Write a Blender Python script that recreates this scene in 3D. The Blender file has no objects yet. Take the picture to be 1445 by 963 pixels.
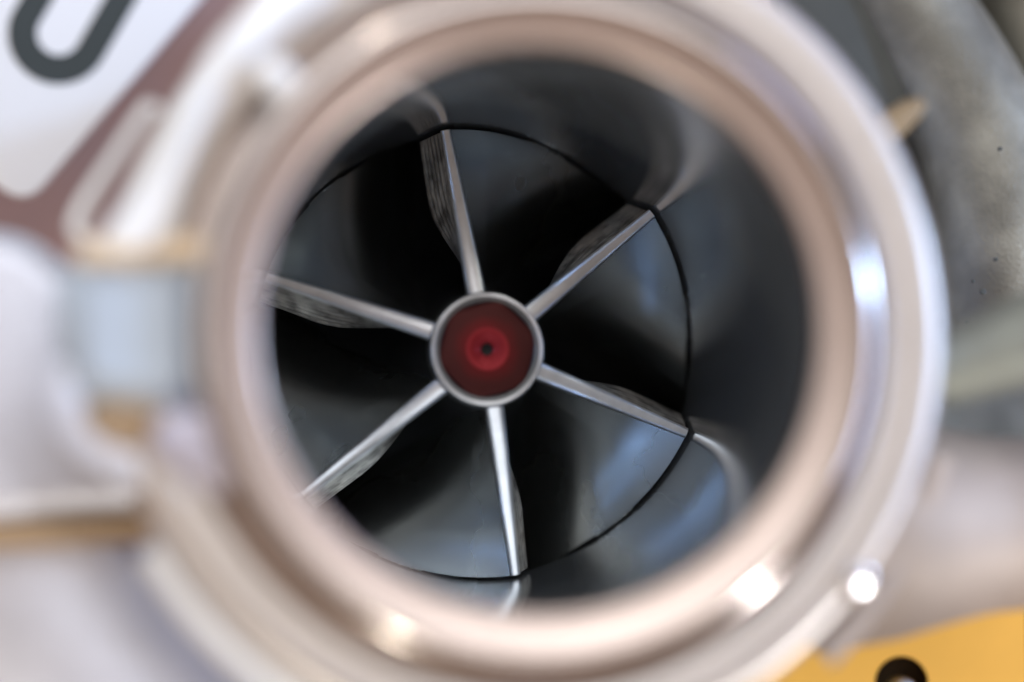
import bpy, bmesh, math, random
from mathutils import Vector, Matrix
random.seed(7)
PI = math.pi
MM = 0.001
S = bpy.context.scene
C = S.collection
rad = math.radians

# ------------------------------------------------------------------ camera
PSI, PHI = 0.1374, 0.0533
CAM = Vector((-39.39, -315.37, -15.51))          # millimetres, turbo axis = Y, wheel tips at y=0
LENS, KPX = 85.0, 3412.0
FW = Vector((math.sin(PSI)*math.cos(PHI), math.cos(PSI)*math.cos(PHI), math.sin(PHI)))
RT = FW.cross(Vector((0, 0, 1))).normalized()
UP = RT.cross(FW)
cam = bpy.data.cameras.new('camera')
camo = bpy.data.objects.new('camera', cam)
C.objects.link(camo)
camo.location = CAM*MM
camo.rotation_euler = (PI/2+PHI, 0, -PSI)
cam.lens = LENS; cam.sensor_width = 36.0
cam.clip_start = 0.01; cam.clip_end = 50
cam.dof.use_dof = True
cam.dof.focus_distance = 0.321
cam.dof.aperture_fstop = 3.6
cam.dof.aperture_blades = 0
S.camera = camo
S.cycles.sample_clamp_indirect = 4.0
S.cycles.blur_glossy = 0.6

# ------------------------------------------------------------------ world
W = bpy.data.worlds.new('World'); S.world = W; W.use_nodes = True
nt = W.node_tree; nt.nodes.clear()
wo = nt.nodes.new('ShaderNodeOutputWorld'); bg = nt.nodes.new('ShaderNodeBackground')
tc = nt.nodes.new('ShaderNodeTexCoord'); sp = nt.nodes.new('ShaderNodeSeparateXYZ')
mr = nt.nodes.new('ShaderNodeMapRange'); cr = nt.nodes.new('ShaderNodeValToRGB')
nt.links.new(tc.outputs['Generated'], sp.inputs[0]); nt.links.new(sp.outputs['Z'], mr.inputs[0])
mr.inputs[1].default_value = -1; mr.inputs[2].default_value = 1
nt.links.new(mr.outputs[0], cr.inputs[0])
el = cr.color_ramp.elements
el[0].position = 0.0; el[0].color = (0.40, 0.29, 0.23, 1)
el[1].position = 1.0; el[1].color = (0.50, 0.50, 0.53, 1)
e = el.new(0.42); e.color = (0.36, 0.27, 0.22, 1)
e = el.new(0.58); e.color = (0.42, 0.36, 0.33, 1)
nt.links.new(cr.outputs[0], bg.inputs[0]); bg.inputs[1].default_value = 0.92
nt.links.new(bg.outputs[0], wo.inputs[0])
S.view_settings.view_transform = 'Standard'; S.view_settings.look = 'None'
S.view_settings.exposure = 0.12; S.view_settings.gamma = 1.0

# ------------------------------------------------------------------ lamps (azimuth round the turbo axis, angle off the axis)
def lamp(name, az, off, dist, size, power, col, size_y=None, shape='DISK'):
    l = bpy.data.lights.new(name, 'AREA'); l.shape = shape if size_y is None else 'RECTANGLE'
    l.size = size
    if size_y: l.size_y = size_y
    l.energy = power; l.color = col
    o = bpy.data.objects.new(name, l); C.objects.link(o)
    a, f = rad(az), rad(off)
    d = Vector((math.cos(a)*math.sin(f), -math.cos(f), math.sin(a)*math.sin(f)))
    o.location = d*dist
    o.rotation_euler = (-d).to_track_quat('-Z', 'Y').to_euler()
    return o
lamp('lamp_cool', 11, 60, 1.1, 0.12, 4.5, (0.42, 0.64, 1.0))
lamp('strip_cool', -3, 60, 1.1, 0.12, 3.4, (0.50, 0.64, 1.0), 0.55)
lamp('lamp_white', -41, 60, 1.1, 0.06, 5.0, (1.0, 1.0, 1.0))
lamp('lamp_warm', -109, 55, 1.1, 0.08, 2.4, (1.0, 0.95, 0.82))
lamp('lamp_beige', 110, 60, 1.1, 0.09, 0.9, (1.0, 0.90, 0.78))
lamp('lamp_blue', 42, 72, 1.2, 0.45, 1.5, (0.45, 0.52, 1.0))
lamp('softbox_left', 158, 84, 1.3, 1.9, 6.0, (0.86, 0.93, 1.0), 1.7)
lamp('fill_front', 84, 27, 1.4, 0.9, 5.4, (0.95, 0.97, 1.0), 0.7)  # added fill, no such source in view; brightens the blades inside the bore

# ------------------------------------------------------------------ helpers
def P(px, py, y):
    """point (mm) seen at photo pixel px,py lying in the plane Y=y"""
    d = FW + RT*((px-722.5)/KPX) - UP*((py-481.5)/KPX)
    return CAM + d*((y-CAM.y)/d.y)

def mat(name, col, metal=1.0, rough=0.3, noise=0.0, nscale=300, bump=0.0, bscale=2000, ring=0.0, aniso=0.0, mottled=None, rvar=0.0):
    m = bpy.data.materials.new(name); m.use_nodes = True
    n = m.node_tree; b = n.nodes['Principled BSDF']
    b.inputs['Base Color'].default_value = (*col, 1)
    b.inputs['Metallic'].default_value = metal
    b.inputs['Roughness'].default_value = rough
    t = n.nodes.new('ShaderNodeTexCoord')
    if noise or mottled:
        k = n.nodes.new('ShaderNodeTexNoise'); k.inputs['Scale'].default_value = nscale; k.inputs['Detail'].default_value = 6
        n.links.new(t.outputs['Object'], k.inputs['Vector'])
        r = n.nodes.new('ShaderNodeValToRGB'); n.links.new(k.outputs['Fac'], r.inputs[0])
        c2 = mottled or tuple(c*(1-noise) for c in col)
        r.color_ramp.elements[0].position = .35; r.color_ramp.elements[0].color = (*c2, 1)
        r.color_ramp.elements[1].position = .65; r.color_ramp.elements[1].color = (*col, 1)
        n.links.new(r.outputs[0], b.inputs['Base Color'])
    if rvar:
        k = n.nodes.new('ShaderNodeTexNoise'); k.inputs['Scale'].default_value = nscale*.7; k.inputs['Detail'].default_value = 4
        n.links.new(t.outputs['Object'], k.inputs['Vector'])
        q = n.nodes.new('ShaderNodeMapRange'); n.links.new(k.outputs['Fac'], q.inputs[0])
        q.inputs[3].default_value = max(0.02, rough-rvar); q.inputs[4].default_value = rough+rvar
        n.links.new(q.outputs[0], b.inputs['Roughness'])
    last = None
    if bump:
        k = n.nodes.new('ShaderNodeTexNoise'); k.inputs['Scale'].default_value = bscale; k.inputs['Detail'].default_value = 5
        n.links.new(t.outputs['Object'], k.inputs['Vector'])
        bp = n.nodes.new('ShaderNodeBump'); bp.inputs['Strength'].default_value = 1.0; bp.inputs['Distance'].default_value = bump*MM
        n.links.new(k.outputs['Fac'], bp.inputs['Height']); last = bp
        n.links.new(bp.outputs[0], b.inputs['Normal'])
    if ring:   # turning marks round the Y axis
        sx = n.nodes.new('ShaderNodeSeparateXYZ'); n.links.new(t.outputs['Object'], sx.inputs[0])
        cb = n.nodes.new('ShaderNodeCombineXYZ'); n.links.new(sx.outputs['X'], cb.inputs['X']); n.links.new(sx.outputs['Z'], cb.inputs['Y'])
        ln = n.nodes.new('ShaderNodeVectorMath'); ln.operation = 'LENGTH'; n.links.new(cb.outputs[0], ln.inputs[0])
        ad = n.nodes.new('ShaderNodeMath'); ad.operation = 'ADD'; n.links.new(ln.outputs['Value'], ad.inputs[0]); n.links.new(sx.outputs['Y'], ad.inputs[1])
        w = n.nodes.new('ShaderNodeTexNoise'); w.noise_dimensions = '1D'; w.inputs['Scale'].default_value = 2200; w.inputs['Detail'].default_value = 3
        n.links.new(ad.outputs[0], w.inputs['W'])
        bp = n.nodes.new('ShaderNodeBump'); bp.inputs['Strength'].default_value = 1.0; bp.inputs['Distance'].default_value = ring*MM
        n.links.new(w.outputs['Fac'], bp.inputs['Height'])
        if last: n.links.new(last.outputs[0], bp.inputs['Normal'])
        n.links.new(bp.outputs[0], b.inputs['Normal'])
    return m

M = {
 'rim':    mat('turned_aluminium', (0.66, 0.545, 0.485), 1, 0.33, ring=0.008, noise=.06, nscale=90),
 'beadm':  mat('rounded_bead_aluminium', (0.66, 0.60, 0.57), 1, 0.17, ring=0.002, noise=.05, nscale=90),
 'bore':   mat('polished_bore', (0.58, 0.63, 0.68), .86, 0.13, ring=0.002, noise=.10, nscale=40),
 'wheel':  mat('dark_wheel_metal', (0.80, 0.83, 0.81), 1, 0.27, noise=.12, nscale=50, rvar=.03),
 'hubm':   mat('shaded_hub_metal', (0.16, 0.165, 0.17), 1, 0.38, bump=0.002, noise=.2, nscale=120),  # hub colour darkened to stand for occlusion deep between the blades
 'flank':  mat('milled_flank_metal', (0.50, 0.48, 0.45), .7, 0.34, bump=0.010, bscale=1500, noise=.75, nscale=420),
 'flange': mat('outer_flange_aluminium', (0.74, 0.69, 0.65), 1, 0.42, ring=0.006, noise=.06, nscale=90),
 'cream':  mat('cream_step', (0.78, 0.62, 0.44), .5, 0.45, noise=.08, nscale=60),
 'edge':   mat('bare_edge_metal', (0.95, 0.96, 0.97), 1, 0.34, noise=.22, nscale=200, rvar=.06),
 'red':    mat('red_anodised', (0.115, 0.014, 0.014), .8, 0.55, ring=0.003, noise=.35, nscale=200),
 'redc':   mat('red_anodised_recess', (0.29, 0.012, 0.018), .5, 0.5, ring=0.002),
 'black':  mat('black_hole', (0.01, 0.01, 0.01), 0, 0.6),
 'ring':   mat('hub_ring_metal', (0.92, 0.93, 0.94), 1, 0.34, ring=0.002, noise=.45, nscale=150),
 'cast_r': mat('olive_grey_casting', (0.34, 0.325, 0.27), .7, 0.5, bump=0.20, bscale=2600, mottled=(0.19, 0.18, 0.15), nscale=110),
 'cast_l': mat('silver_casting', (0.76, 0.79, 0.90), .65, 0.42, bump=0.12, bscale=1800, noise=.12, nscale=70),
 'bluegr': mat('satin_blue_grey', (0.52, 0.60, 0.70), .6, 0.5, noise=.06, nscale=70),
 'white':  mat('bright_satin', (0.92, 0.94, 0.96), .3, 0.42, noise=.04, nscale=80),
 'lug':    mat('lilac_metal', (0.58, 0.56, 0.66), .8, 0.5, noise=.06, nscale=80),
 'ear':    mat('beige_cast', (0.46, 0.385, 0.33), .45, 0.62, bump=0.06, noise=.25, nscale=60),
 'brown':  mat('brown_shade', (0.46, 0.33, 0.21), .5, 0.5, noise=.2, nscale=90),  # brown standing for shade under the lug and in the casting gap
 'mauve':  mat('mauve_panel', (0.46, 0.28, 0.245), .3, 0.5, mottled=(0.33, 0.28, 0.33), nscale=12),
 'sign':   mat('white_placard', (0.94, 0.95, 0.96), 0, 0.5, noise=.02, nscale=40),
 'ink':    mat('dark_green_ink', (0.030, 0.045, 0.048), 0, 0.5, noise=.2, nscale=60),
 'yellow': mat('yellow_paint', (0.80, 0.42, 0.06), 0, 0.45, noise=.10, nscale=60),
 'tan':    mat('dull_tan', (0.34, 0.25, 0.15), .5, 0.5, noise=.3, nscale=60),
 'pipem':  mat('pale_cast', (0.34, 0.36, 0.32), .7, 0.55, bump=0.1, noise=.3, nscale=60),
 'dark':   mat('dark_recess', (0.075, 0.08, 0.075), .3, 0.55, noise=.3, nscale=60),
 'teal':   mat('pale_teal_metal', (0.36, 0.42, 0.40), .7, 0.6, noise=.15, nscale=60),
 'steel':  mat('polished_steel', (0.85, 0.86, 0.88), 1, 0.16, noise=.05, nscale=60),
}

def link(name, me, m, parent=None, smooth=True, ang=35):
    me.materials.append(m)
    if smooth:
        for p in me.polygons: p.use_smooth = True
        me.set_sharp_from_angle(angle=rad(ang))
    o = bpy.data.objects.new(name, me); C.objects.link(o)
    if parent: o.parent = parent
    return o
def mesh(name, V, F, m, parent=None, ang=35):
    me = bpy.data.meshes.new(name); me.from_pydata([tuple(Vector(v)*MM) for v in V], [], F); me.update()
    bm = bmesh.new(); bm.from_mesh(me); bmesh.ops.recalc_face_normals(bm, faces=bm.faces); bm.to_mesh(me); bm.free()
    return link(name, me, m, parent, True, ang)
def root(name, label, cat, loc=(0, 0, 0), group=None):
    o = bpy.data.objects.new(name, None); C.objects.link(o); o.location = Vector(loc)*MM; o.empty_display_size = .01
    o['label'] = label; o['category'] = cat
    if group: o['group'] = group
    return o
def lathe(name, prof, m, parent=None, N=256, a0=0, a1=360, closed=False, ang=35):
    V, F = [], []
    full = (a1-a0) >= 360
    n = N if full else N+1
    k = len(prof)
    for i in range(n):
        a = rad(a0+(a1-a0)*i/N)
        for r, y in prof: V.append((r*math.cos(a), y, r*math.sin(a)))
    for i in range(N):
        j = (i+1) % n
        for q in range(k if closed else k-1):
            q2 = (q+1) % k
            F.append((i*k+q, i*k+q2, j*k+q2, j*k+q))
    if not full and closed:
        F.append(tuple(range(k))); F.append(tuple(range((n-1)*k, n*k)))
    return mesh(name, V, F, m, parent, ang)
def arc(cr_, cy_, R, a0, a1, n=8):
    return [(cr_+R*math.cos(rad(a0+(a1-a0)*i/n)), cy_+R*math.sin(rad(a0+(a1-a0)*i/n))) for i in range(n+1)]
def tube(name, pts, radii, m, parent=None, n=20, sub=6, caps=True):
    # Catmull-Rom through pts
    Q, R = [], []
    pts = [Vector(p) for p in pts]
    if not hasattr(radii, '__len__'): radii = [radii]*len(pts)
    for i in range(len(pts)-1):
        p0 = pts[max(i-1, 0)]; p1 = pts[i]; p2 = pts[i+1]; p3 = pts[min(i+2, len(pts)-1)]
        for s in range(sub):
            t = s/sub
            Q.append(.5*((2*p1)+(p2-p0)*t+(2*p0-5*p1+4*p2-p3)*t*t+(3*p1-p0-3*p2+p3)*t**3)); R.append(radii[i]*(1-t)+radii[i+1]*t)
    Q.append(pts[-1]); R.append(radii[-1])
    V, F = [], []
    up = Vector((0, -1, 0))
    for i, q in enumerate(Q):
        d = (Q[min(i+1, len(Q)-1)]-Q[max(i-1, 0)]).normalized()
        a = d.cross(up).normalized(); b = a.cross(d).normalized(); up = b
        for k in range(n):
            t = 2*PI*k/n; V.append(q+(a*math.cos(t)+b*math.sin(t))*R[i])
    for i in range(len(Q)-1):
        for k in range(n):
            k2 = (k+1) % n; F.append((i*n+k, i*n+k2, (i+1)*n+k2, (i+1)*n+k))
    if caps: F.append(tuple(range(n))); F.append(tuple(range((len(Q)-1)*n, len(Q)*n)))
    return mesh(name, V, F, m, parent, 50)
def slab(name, poly, y, depth, m, parent=None, bev=1.0, seg=4, smooth_corners=0, ys=None):
    """prism whose front outline is the photo outline poly carried to distance y, depth mm thick, bevelled"""
    if smooth_corners:
        for _ in range(smooth_corners):
            q = []
            for i in range(len(poly)):
                a, b = poly[i], poly[(i+1) % len(poly)]
                q += [(a[0]*.75+b[0]*.25, a[1]*.75+b[1]*.25), (a[0]*.25+b[0]*.75, a[1]*.25+b[1]*.75)]
            poly = q
    bm = bmesh.new()
    F = [bm.verts.new(P(px, py, (ys(px, py) if ys else y))*MM) for px, py in poly]
    B = [bm.verts.new(f.co+Vector((0, depth*MM, 0))) for f in F]
    ff = bm.faces.new(F); bm.faces.new(B[::-1])
    n = len(F)
    for i in range(n): bm.faces.new((F[i], B[i], B[(i+1) % n], F[(i+1) % n]))
    bmesh.ops.recalc_face_normals(bm, faces=bm.faces)
    if bev:
        es = [e for e in bm.edges if all(v in F for v in e.verts)]
        bmesh.ops.bevel(bm, geom=es, offset=bev*MM, segments=seg, affect='EDGES', profile=.5, clamp_overlap=True)
    me = bpy.data.meshes.new(name); bm.to_mesh(me); bm.free()
    return link(name, me, m, parent, True, 40)
def disc_at(name, c, r, h, m, parent=None, bev=.3, N=40, axis=Vector((0, -1, 0))):
    prof = [(0.001, 0), (r-bev, 0)]+[(r-bev+bev*math.sin(rad(a)), bev-bev*math.cos(rad(a))) for a in (30, 60, 90)]+[(r, h)]
    V, F = [], []
    for i in range(N):
        a = 2*PI*i/N
        for q, y in prof: V.append((c[0]+q*math.cos(a), c[1]+y, c[2]+q*math.sin(a)))
    k = len(prof)
    for i in range(N):
        j = (i+1) % N
        for q in range(k-1): F.append((i*k+q, i*k+q+1, j*k+q+1, j*k+q))
    return mesh(name, V, F, m, parent)

# ================================================================== large structure: backdrop
bk = slab('backdrop', [(-500, -400), (1500, -400), (1950, 400), (1950, 1400), (-500, 1400)], 95, 3, M['mauve'], bev=0)
bk['kind'] = 'structure'

# ================================================================== compressor housing
HO = root('compressor_housing', 'pale machined metal turbocharger housing with round polished inlet around the bladed wheel', 'turbocharger housing', (0, 0, 0))
def rt(v):   # tip streamline of the wheel
    q = max(0.0, (v-.38)/.62)
    return 29.65+12.3*q*q, 22.5*v**0.92 if v > 0 else 0.0
shroud = [(rt(v)[0]+.45, rt(v)[1]) for v in [i/12 for i in range(12, 0, -1)]]
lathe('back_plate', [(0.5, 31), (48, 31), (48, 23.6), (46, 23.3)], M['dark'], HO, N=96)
lathe('bore', [(46, 23.2)]+shroud+[(30.12, 0), (30.1, -10), (30.05, -20), (30.0, -28), (30.2, -36), (30.55, -45), (30.9, -52.5)], M['bore'], HO, ang=60)
# lip: small inner radius, conical face, fine step
lathe('inlet_lip', [(30.9, -52.5)]+arc(31.75, -54.6, .85, 180, 285, 6)[1:]+[(32.9, -55.65), (33.0, -55.8), (35.2, -56.35), (35.25, -56.2)], M['rim'], HO, ang=25)
lathe('bead', [(35.2, -55.9)]+arc(36.0, -55.0, 1.75, 253, 375, 14)+[(37.7, -52), (37.75, -47.5)], M['beadm'], HO)
lathe('groove', [(37.75, -47.5), (37.8, -43.5), (38.0, -43.2), (39.9, -43.2)], M['rim'], HO)
lathe('outer_flange', [(39.9, -43.2), (40.0, -49.6)]+arc(41.0, -50.0, 1.0, 190, 270, 4)+[(42.2, -51.1), (42.4, -50.6), (43.0, -50.6), (43.2, -51.15), (44.0, -51.2)]+arc(44.7, -49.2, 2.2, 280, 350, 7)+[(47.2, -46.0), (48.2, -38), (48.6, -34)], M['flange'], HO, ang=30)
lathe('neck', [(48.6, -34), (44, -33), (41, -28), (40, -14), (40, -6), (41, 4), (46, 23)], M['cast_l'], HO)

lathe('rim_highlight', [(47.0, -47.5), (47.6, -49.3), (48.4, -49.9), (49.6, -49.3), (50.4, -47.5), (50.4, -44), (47.0, -44)], M['white'], HO, N=60, a0=-150, a1=-116, closed=True, ang=50)  # white strip standing in for light caught on the flange edge
# lug on the left with its clamp arm
slab('lug', [(95, 362), (290, 358), (300, 575), (235, 590), (118, 572), (82, 545), (80, 400)], -53, 14, M['bluegr'], HO, bev=3.2, seg=1)
slab('lug_step', [(110, 338), (292, 330), (300, 372), (108, 376)], -52, 12, M['cream'], HO, bev=.8)
slab('lug_shadow', [(118, 560), (235, 575), (225, 632), (150, 630), (120, 600)], -52, 10, M['brown'], HO, bev=.8, smooth_corners=1)  # brown slab in place of the shadow below the lug
slab('lug_cheek', [(66, 510), (100, 505), (125, 590), (200, 640), (280, 680), (270, 720), (190, 690), (92, 640), (64, 590)], -51, 12, M['cast_l'], HO, bev=1.4, smooth_corners=1)
slab('clamp_arm', [(480, -60), (470, 0), (400, 40), (340, 95), (295, 165), (262, 250), (246, 352), (128, 350), (165, 300), (222, 225), (262, 130), (298, 60), (345, 10), (400, -60)], -53, 16, M['white'], HO, bev=2.2, smooth_corners=1)
slab('small_tab', [(375, 70), (420, 95), (432, 130), (395, 145), (355, 105)], -55.5, 6, M['white'], HO, bev=1.2, smooth_corners=1)
slab('notch_tab', [(215, 585), (312, 570), (330, 640), (345, 690), (300, 700), (262, 665), (212, 640)], -54.5, 7, M['lug'], HO, bev=1.5, smooth_corners=1)
# ear on the lower right with a small bright screw
tube('ear', [P(1150, 748, -30), P(1260, 744, -31), P(1390, 740, -31), P(1580, 735, -31)], [15, 13.5, 10.8, 9.5], M['ear'], HO, n=64, sub=10)
lathe('ear_step', [(49.2, -36), (49.5, -43.5), (50.0, -44.2), (51.6, -44.0), (52.2, -43), (52.6, -39)], M['ear'], HO, N=80, a0=-47, a1=-16, ang=30)
cs = P(1218, 829, -52)
# scroll (volute) sweeping behind the flange
def scroll(name, a0, a1, R, r0, r1, y0, m, N=90, n=40):
    V, F = [], []
    for i in range(N+1):
        f = i/N; a = rad(a0+(a1-a0)*f); r = r0+(r1-r0)*f; Rm = R+r
        for k in range(n):
            t = 2*PI*k/n; q = Rm+r*math.cos(t); V.append((q*math.cos(a), y0+r*.9*math.sin(t), q*math.sin(a)))
    for i in range(N):
        for k in range(n):
            k2 = (k+1) % n; F.append((i*n+k, i*n+k2, (i+1)*n+k2, (i+1)*n+k))
    F.append(tuple(range(n))); F.append(tuple(range(N*n, N*n+n)))
    return mesh(name, V, F, m, HO, 60)
scroll('volute', -168, -75, 44, 22, 16, -10, M['cast_l'])
slab('side_casting', [(-300, 330), (-10, 318), (55, 335), (110, 390), (200, 420), (330, 500), (330, 735), (150, 728), (0, 742), (-300, 780)], -36, 30, M['cast_l'], HO, bev=4, seg=6, smooth_corners=1)
slab('seam_shadow', [(-300, 762), (0, 738), (255, 716), (262, 764), (0, 776), (-300, 800)], -35, 8, M['brown'], HO, bev=1)  # brown strip drawn as the shadow line between the two castings

# ================================================================== compressor wheel
WH = root('bladed_wheel', 'dark bladed compressor wheel with silver leading edges and red centre nut inside the inlet', 'compressor wheel', (0, 0, 0))
def rh(v):   # hub streamline
    return 7.7+34.2*(1-math.cos(v*PI/2))**1.15, -5.0+32.0*math.sin(v*PI/2)
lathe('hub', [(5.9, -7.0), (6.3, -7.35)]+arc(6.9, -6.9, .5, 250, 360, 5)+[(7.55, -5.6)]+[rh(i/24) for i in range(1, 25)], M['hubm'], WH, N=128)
lathe('hub_ring', [(6.6, -6.6), (6.66, -7.0)]+arc(7.02, -7.12, .34, 200, 375, 9)+[(7.5, -6.2), (7.62, -5.4)], M['ring'], WH, N=96, ang=60)

# red nut: softly hexagonal domed face, bright dished ring round the small centre hole
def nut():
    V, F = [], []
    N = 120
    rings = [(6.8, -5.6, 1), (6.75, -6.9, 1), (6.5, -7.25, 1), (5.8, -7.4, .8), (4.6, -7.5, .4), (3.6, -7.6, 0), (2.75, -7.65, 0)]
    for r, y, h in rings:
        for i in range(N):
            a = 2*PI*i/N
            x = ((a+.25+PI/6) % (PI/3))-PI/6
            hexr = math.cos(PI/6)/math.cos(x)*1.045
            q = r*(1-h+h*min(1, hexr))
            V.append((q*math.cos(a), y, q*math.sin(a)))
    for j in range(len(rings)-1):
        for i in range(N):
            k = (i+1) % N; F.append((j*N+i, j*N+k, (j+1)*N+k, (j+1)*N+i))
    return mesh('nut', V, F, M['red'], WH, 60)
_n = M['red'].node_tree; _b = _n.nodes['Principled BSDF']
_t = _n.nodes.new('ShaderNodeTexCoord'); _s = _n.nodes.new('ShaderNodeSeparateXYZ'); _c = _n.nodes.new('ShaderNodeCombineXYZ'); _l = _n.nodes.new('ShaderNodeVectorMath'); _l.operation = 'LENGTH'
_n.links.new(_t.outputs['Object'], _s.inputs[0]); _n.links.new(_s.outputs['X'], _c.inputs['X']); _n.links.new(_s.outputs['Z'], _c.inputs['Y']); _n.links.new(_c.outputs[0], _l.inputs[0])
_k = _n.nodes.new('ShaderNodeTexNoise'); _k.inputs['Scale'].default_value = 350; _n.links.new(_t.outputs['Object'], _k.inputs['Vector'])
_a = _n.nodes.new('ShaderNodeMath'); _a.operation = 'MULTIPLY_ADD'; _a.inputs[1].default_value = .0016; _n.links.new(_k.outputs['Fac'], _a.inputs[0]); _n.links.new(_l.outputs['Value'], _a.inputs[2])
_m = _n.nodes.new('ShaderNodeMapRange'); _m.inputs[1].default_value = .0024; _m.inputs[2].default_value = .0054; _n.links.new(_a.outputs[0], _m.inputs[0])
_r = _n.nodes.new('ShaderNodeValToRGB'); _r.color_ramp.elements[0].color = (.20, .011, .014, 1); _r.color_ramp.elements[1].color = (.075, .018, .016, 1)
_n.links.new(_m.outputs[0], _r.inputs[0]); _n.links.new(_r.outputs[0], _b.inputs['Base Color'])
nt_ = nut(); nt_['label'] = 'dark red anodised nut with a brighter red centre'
lathe('dished_centre', [(2.76, -7.65), (2.5, -7.68), (2.2, -7.6), (1.5, -7.3), (.95, -7.05), (.80, -6.9)], M['redc'], nt_, N=64, ang=60)
lathe('centre_hole', [(.82, -6.9), (.78, -6.0), (.001, -5.7)], M['black'], nt_, N=32)

TH0 = [99, 39, -21, -81, -141, 161]
def sweep(v):  # clockwise turn of the blade with depth, degrees
    return 62*(1-(1-v)**1.7)
def blade(name, th, v0, parent, nv=260, nu=18, bulge=2.3):
    V, F = [], []
    for side in (0, 1):
        for i in range(nv+1):
            f = i/nv; v = v0+(1-v0)*f
            hr, hy = rh(v); tr, ty = rt(v)
            for j in range(nu+1):
                u = j/nu
                uu = -.04+1.04*u
                r = hr+(tr-hr)*uu; y = hy+(ty-hy)*uu
                if not bulge and v0 == 0 and .24 < f < .38 and j >= nu-1:
                    r += (.20 if j == nu else .0)*max(0, math.sin((f-.24)/.14*PI*14))
                half = (.55*(1-u)+.30*u)*min(1, .35+f*6)
                ang = -sweep(v)+sweep(v0)
                off = -half if side == 0 else half
                if side == 1 and bulge:
                    w = bulge*min(1, u*1.9)**1.1*math.sin(min(1, f/.30)*PI/2)
                    w *= (1-max(0, f-.30)/.70)
                    # cancel the sweep near the nose so the flank shows as a narrow face
                    fl = math.exp(-(f/.16)**2)
                    off += w
                    ang_s = ang*(1-.75*fl) if u > .05 else ang
                    ang = ang_s*(u) + ang*(1-u)
                a = rad(th+ang)+off/max(r, 4)
                V.append((r*math.cos(a), y, r*math.sin(a)))
    st = (nv+1)*(nu+1)
    def id_(s, i, j): return s*st+i*(nu+1)+j
    for i in range(nv):
        for j in range(nu):
            F.append((id_(0, i, j), id_(0, i+1, j), id_(0, i+1, j+1), id_(0, i, j+1)))
            F.append((id_(1, i, j), id_(1, i, j+1), id_(1, i+1, j+1), id_(1, i+1, j)))
        F.append((id_(0, i, nu), id_(0, i+1, nu), id_(1, i+1, nu), id_(1, i, nu)))
    for j in range(nu): F.append((id_(0, 0, j), id_(0, 0, j+1), id_(1, 0, j+1), id_(1, 0, j)))
    return mesh(name, V, F, M['wheel'], parent, 40)
def edge(th, v0, parent, r0=1.3, r1=.68, name='leading_edge'):
    hr, hy = rh(v0); tr, ty = rt(v0)
    V, F = [], []
    n, N = 14, 26
    for i in range(N+1):
        u = i/N; r = hr-.3+(tr-hr+.25)*u; y = hy+(ty-hy)*u
        w = r0*(1-u)+r1*u
        for k in range(n):
            t = 2*PI*k/n
            ct, st = math.cos(t), math.sin(t)
            ct = math.copysign(abs(ct)**.6, ct); st = math.copysign(abs(st)**.6, st)
            a = rad(th)+w*ct/r
            V.append((r*math.cos(a), y+w*.9*st+.1, r*math.sin(a)))
    for i in range(N):
        for k in range(n):
            k2 = (k+1) % n; F.append((i*n+k, i*n+k2, (i+1)*n+k2, (i+1)*n+k))
    F.append(tuple(range(n))); F.append(tuple(range(N*n, N*n+n)))
    return mesh(name, V, F, M['edge'], parent, 60)
def flank(th, parent, seed):
    # milled flank that widens counter-clockwise behind the leading edge, with cutter scallops
    rn = random.Random(seed)
    V, F = [], []
    NU, NF = 40, 48
    hr, hy = rh(0); tr, ty = rt(0)
    D, Wm = 7.5, 2.8
    for s in (0, 1):
        for i in range(NU+1):
            u = .10+.895*i/NU
            r = hr+(tr-hr)*u; y0 = hy+(ty-hy)*u
            w = Wm*math.sin(min(1, (u-.10)/.55)*PI/2)**1.2*(1-.12*max(0, u-.65)/.35)
            ph = rn.uniform(-.03, .03)
            for k in range(NF+1):
                f = k/NF
                off = .25+w*f
                y = y0+.4+D*f**1.15*(.25+.75*min(1, (u-.10)/.4))
                fl = abs(math.sin((f*7+ph)*PI))
                off += .20*fl*f**.3*min(1, max(0, (u-.3)/.2))
                if s: y += 1.0; off -= .9*min(1, w)
                a = rad(th)+off/r
                V.append((r*math.cos(a), y, r*math.sin(a)))
    st = (NU+1)*(NF+1)
    for i in range(NU):
        for k in range(NF):
            a, b, c, d = i*(NF+1)+k, i*(NF+1)+k+1, (i+1)*(NF+1)+k+1, (i+1)*(NF+1)+k
            F.append((a, b, c, d)); F.append((st+a, st+d, st+c, st+b))
        k = NF; a, d = i*(NF+1)+k, (i+1)*(NF+1)+k
        F.append((a, st+a, st+d, d))
    for k in range(NF):
        a, b = NU*(NF+1)+k, NU*(NF+1)+k+1
        F.append((a, b, st+b, st+a))
    return mesh('milled_flank', V, F, M['flank'], parent, 30)
for q, th in enumerate(TH0):
    b = blade('blade', th, 0.0, WH, bulge=0); edge(th, 0.0, b); flank(th, b, q)
for th in TH0:
    b = blade('splitter_blade', th-30-sweep(.42), 0.42, WH, nv=20, bulge=0)

# ================================================================== things around
sc = root('cap_screw', 'small bright polished screw head at the lower right corner of the outer flange', 'screw', cs)
_a, _f = rad(-41), rad(60)
_h = (Vector((math.cos(_a)*math.sin(_f), -math.cos(_f), math.sin(_a)*math.sin(_f)))*1100-cs).normalized()+(CAM-cs).normalized()
sc.rotation_mode = 'QUATERNION'; sc.rotation_quaternion = Vector((0, -1, 0)).rotation_difference(_h.normalized())
o = lathe('head', [(.001, 0), (.4, .010), (.8, .045), (1.2, .10), (1.6, .19), (1.85, .35), (2.0, .8), (2.0, 3.0)], M['steel'], sc, N=40, ang=80)
o = disc_at('washer', (0, 2.6, 0), 2.6, 1.0, M['teal'], sc, bev=.3)

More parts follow.
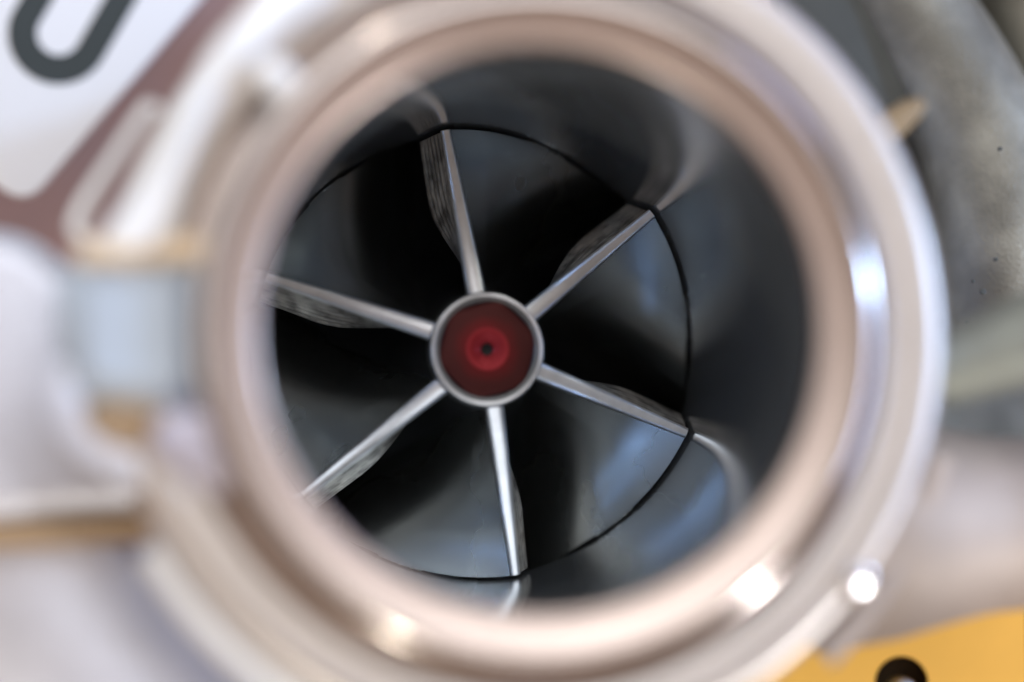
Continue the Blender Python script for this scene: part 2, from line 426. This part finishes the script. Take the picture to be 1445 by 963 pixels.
wc = root('wire_clip', 'thin pale wire bent in a narrow loop beside the white clamp arm', 'wire clip', P(160, 240, -38))
o = tube('wire', [P(222, 160, -38)-wc.location/MM, P(212, 152, -38)-wc.location/MM, P(200, 165, -38)-wc.location/MM, P(150, 240, -38)-wc.location/MM,
   P(112, 300, -38)-wc.location/MM, P(110, 330, -38)-wc.location/MM, P(150, 345, -38)-wc.location/MM, P(240, 345, -38)-wc.location/MM], .75, M['white'], wc, n=12)

SIGNY = 40
pc = root('placard', 'white placard with a dark oval digit, behind the housing at the top left', 'sign', P(60, 100, SIGNY))
L = lambda q: q-pc.location/MM
def relslab(name, poly, y, depth, m, parent, **k):
    o = slab(name, poly, y, depth, m, None, **k)
    o.parent = parent; o.data.transform(Matrix.Translation(-parent.location)); return o
# rounded corner outline
def rc(pts, r, n=6):
    out = []
    for i, p in enumerate(pts):
        a, b, c = Vector(pts[i-1]), Vector(p), Vector(pts[(i+1) % len(pts)])
        d1 = (a-b).normalized()*r; d2 = (c-b).normalized()*r
        for k in range(n+1):
            t = k/n; out.append(tuple((b+d1)*(1-t)**2+b*2*t*(1-t)+(b+d2)*t*t))
    return out
relslab('panel', rc([(-420, -60), (60, -560), (500, -260), (36, 292)], 42), SIGNY, 2, M['sign'], pc, bev=.3)
# the digit: an upright oval ring, leaning like the placard
def digit():
    c = Vector((83, 47)); d = Vector((.50, -.866)).normalized(); nrm = Vector((-d.y, d.x))
    def loop(hw, hl, k=48):
        o = []
        for i in range(k):
            t = 2*PI*i/k; x = math.cos(t); y = math.sin(t)
            o.append(c+nrm*(hw*x)+d*(hw*y+(hl if y > 0 else 0)))
        return o
    A = loop(72, 230); B = loop(31, 230)
    V, F = [], []
    for yy in (SIGNY-.15, SIGNY+.3):
        for q in A+B: V.append(L(P(q.x, q.y, yy)))
    n = 48
    for i in range(n):
        j = (i+1) % n
        F.append((i, j, n+j, n+i)); F.append((2*n+i, 3*n+i, 3*n+j, 2*n+j))
        F.append((i, 2*n+i, 2*n+j, j)); F.append((n+i, n+j, 3*n+j, 3*n+i))
    return mesh('digit', V, F, M['ink'], pc)
digit()

# turbine-side casting on the right
TC = root('turbine_casting', 'rough olive grey cast metal housing with pits at the right edge behind the beige flange', 'casting', (0, 0, 0))
tube('wall_rib', [P(1180, -160, 12), P(1290, 20, 12), P(1385, 190, 10), P(1420, 360, 8), P(1420, 560, 12), P(1380, 720, 20)], [8, 8.5, 9, 9.5, 9, 8], M['cast_r'], TC, n=48, sub=10)
tube('outer_rib', [P(1400, -160, 22), P(1480, 60, 20), P(1560, 260, 20), P(1590, 500, 20)], [8, 8.5, 10, 10], M['cast_r'], TC, n=48, sub=10)
slab('wall', [(1100, -200), (1700, -200), (1700, 900), (1150, 900), (1150, 480), (1150, 300), (1100, 130)], 22, 6, M['cast_r'], TC, bev=0)
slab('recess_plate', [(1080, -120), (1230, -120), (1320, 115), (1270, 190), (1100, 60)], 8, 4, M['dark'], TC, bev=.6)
slab('gasket', [(1225, 175), (1295, 130), (1318, 150), (1250, 215)], -34, 6, M['tan'], TC, bev=1.2, smooth_corners=1)
for px, py, q in ((1388, 412, .42), (1406, 366, .30), (1374, 397, .25), (1366, 455, .22), (1412, 210, .3)):
    o = disc_at('pit', P(px, py, -1.6), q, .4, M['dark'], TC, bev=.1, N=12)
tp = tube('pipe', [P(1320, 530, -38), P(1400, 500, -40), P(1520, 455, -42)], [4.0, 5.0, 6.5], M['pipem'], TC, n=32)
slab('shadow_pocket', [(1300, 500), (1560, 500), (1560, 660), (1300, 660)], -30, 3, M['cast_r'], TC, bev=1)

YP = root('yellow_plate', 'yellow painted plate with a dark round bolt hole in the lower right corner', 'plate', P(1280, 930, 10))
def yplate():
    hc = Vector((1272, 964)); outer = [(1000, 780), (1446, 780), (1452, 1100), (900, 1100)]
    n = 48; V, F = [], []
    O = []
    for i in range(n):
        t = 2*PI*i/n; d = Vector((math.cos(t), math.sin(t)))
        # ray to rectangle
        best = 1e9
        for a in range(4):
            p, q = Vector(outer[a]), Vector(outer[(a+1) % 4]); e = q-p
            den = d.x*e.y-d.y*e.x
            if abs(den) < 1e-6: continue
            w = p-hc; s = (w.x*e.y-w.y*e.x)/den; k = (w.x*d.y-w.y*d.x)/den
            if s > 0 and -.001 <= k <= 1.001: best = min(best, s)
        O.append(hc+d*best)
    H = [hc+Vector((math.cos(2*PI*i/n), math.sin(2*PI*i/n)))*38 for i in range(n)]
    loc = YP.location/MM
    for yy in (10, 16):
        for q in O+H: V.append(P(q.x, q.y, yy)-loc)
    for i in range(n):
        j = (i+1) % n
        F.append((i, j, n+j, n+i)); F.append((2*n+i, 3*n+i, 3*n+j, 2*n+j)); F.append((n+i, n+j, 3*n+j, 3*n+i)); F.append((i, 2*n+i, 2*n+j, j))
    return mesh('plate', V, F, M['yellow'], YP)
yplate()
hb = disc_at('hole_cup', P(1272, 958, 15)-YP.location/MM, 5.0, 2.0, M['black'], YP)
hb = disc_at('stud', P(1280, 978, 11)-YP.location/MM, 1.9, 4.0, M['bluegr'], YP, bev=.9)
relslab('plate_edge_shade', [(1454, 760), (1620, 760), (1620, 1100), (1460, 1100)], 11, 10, M['dark'], YP, bev=1)  # dark slab added as the shadow along the plate's right edge
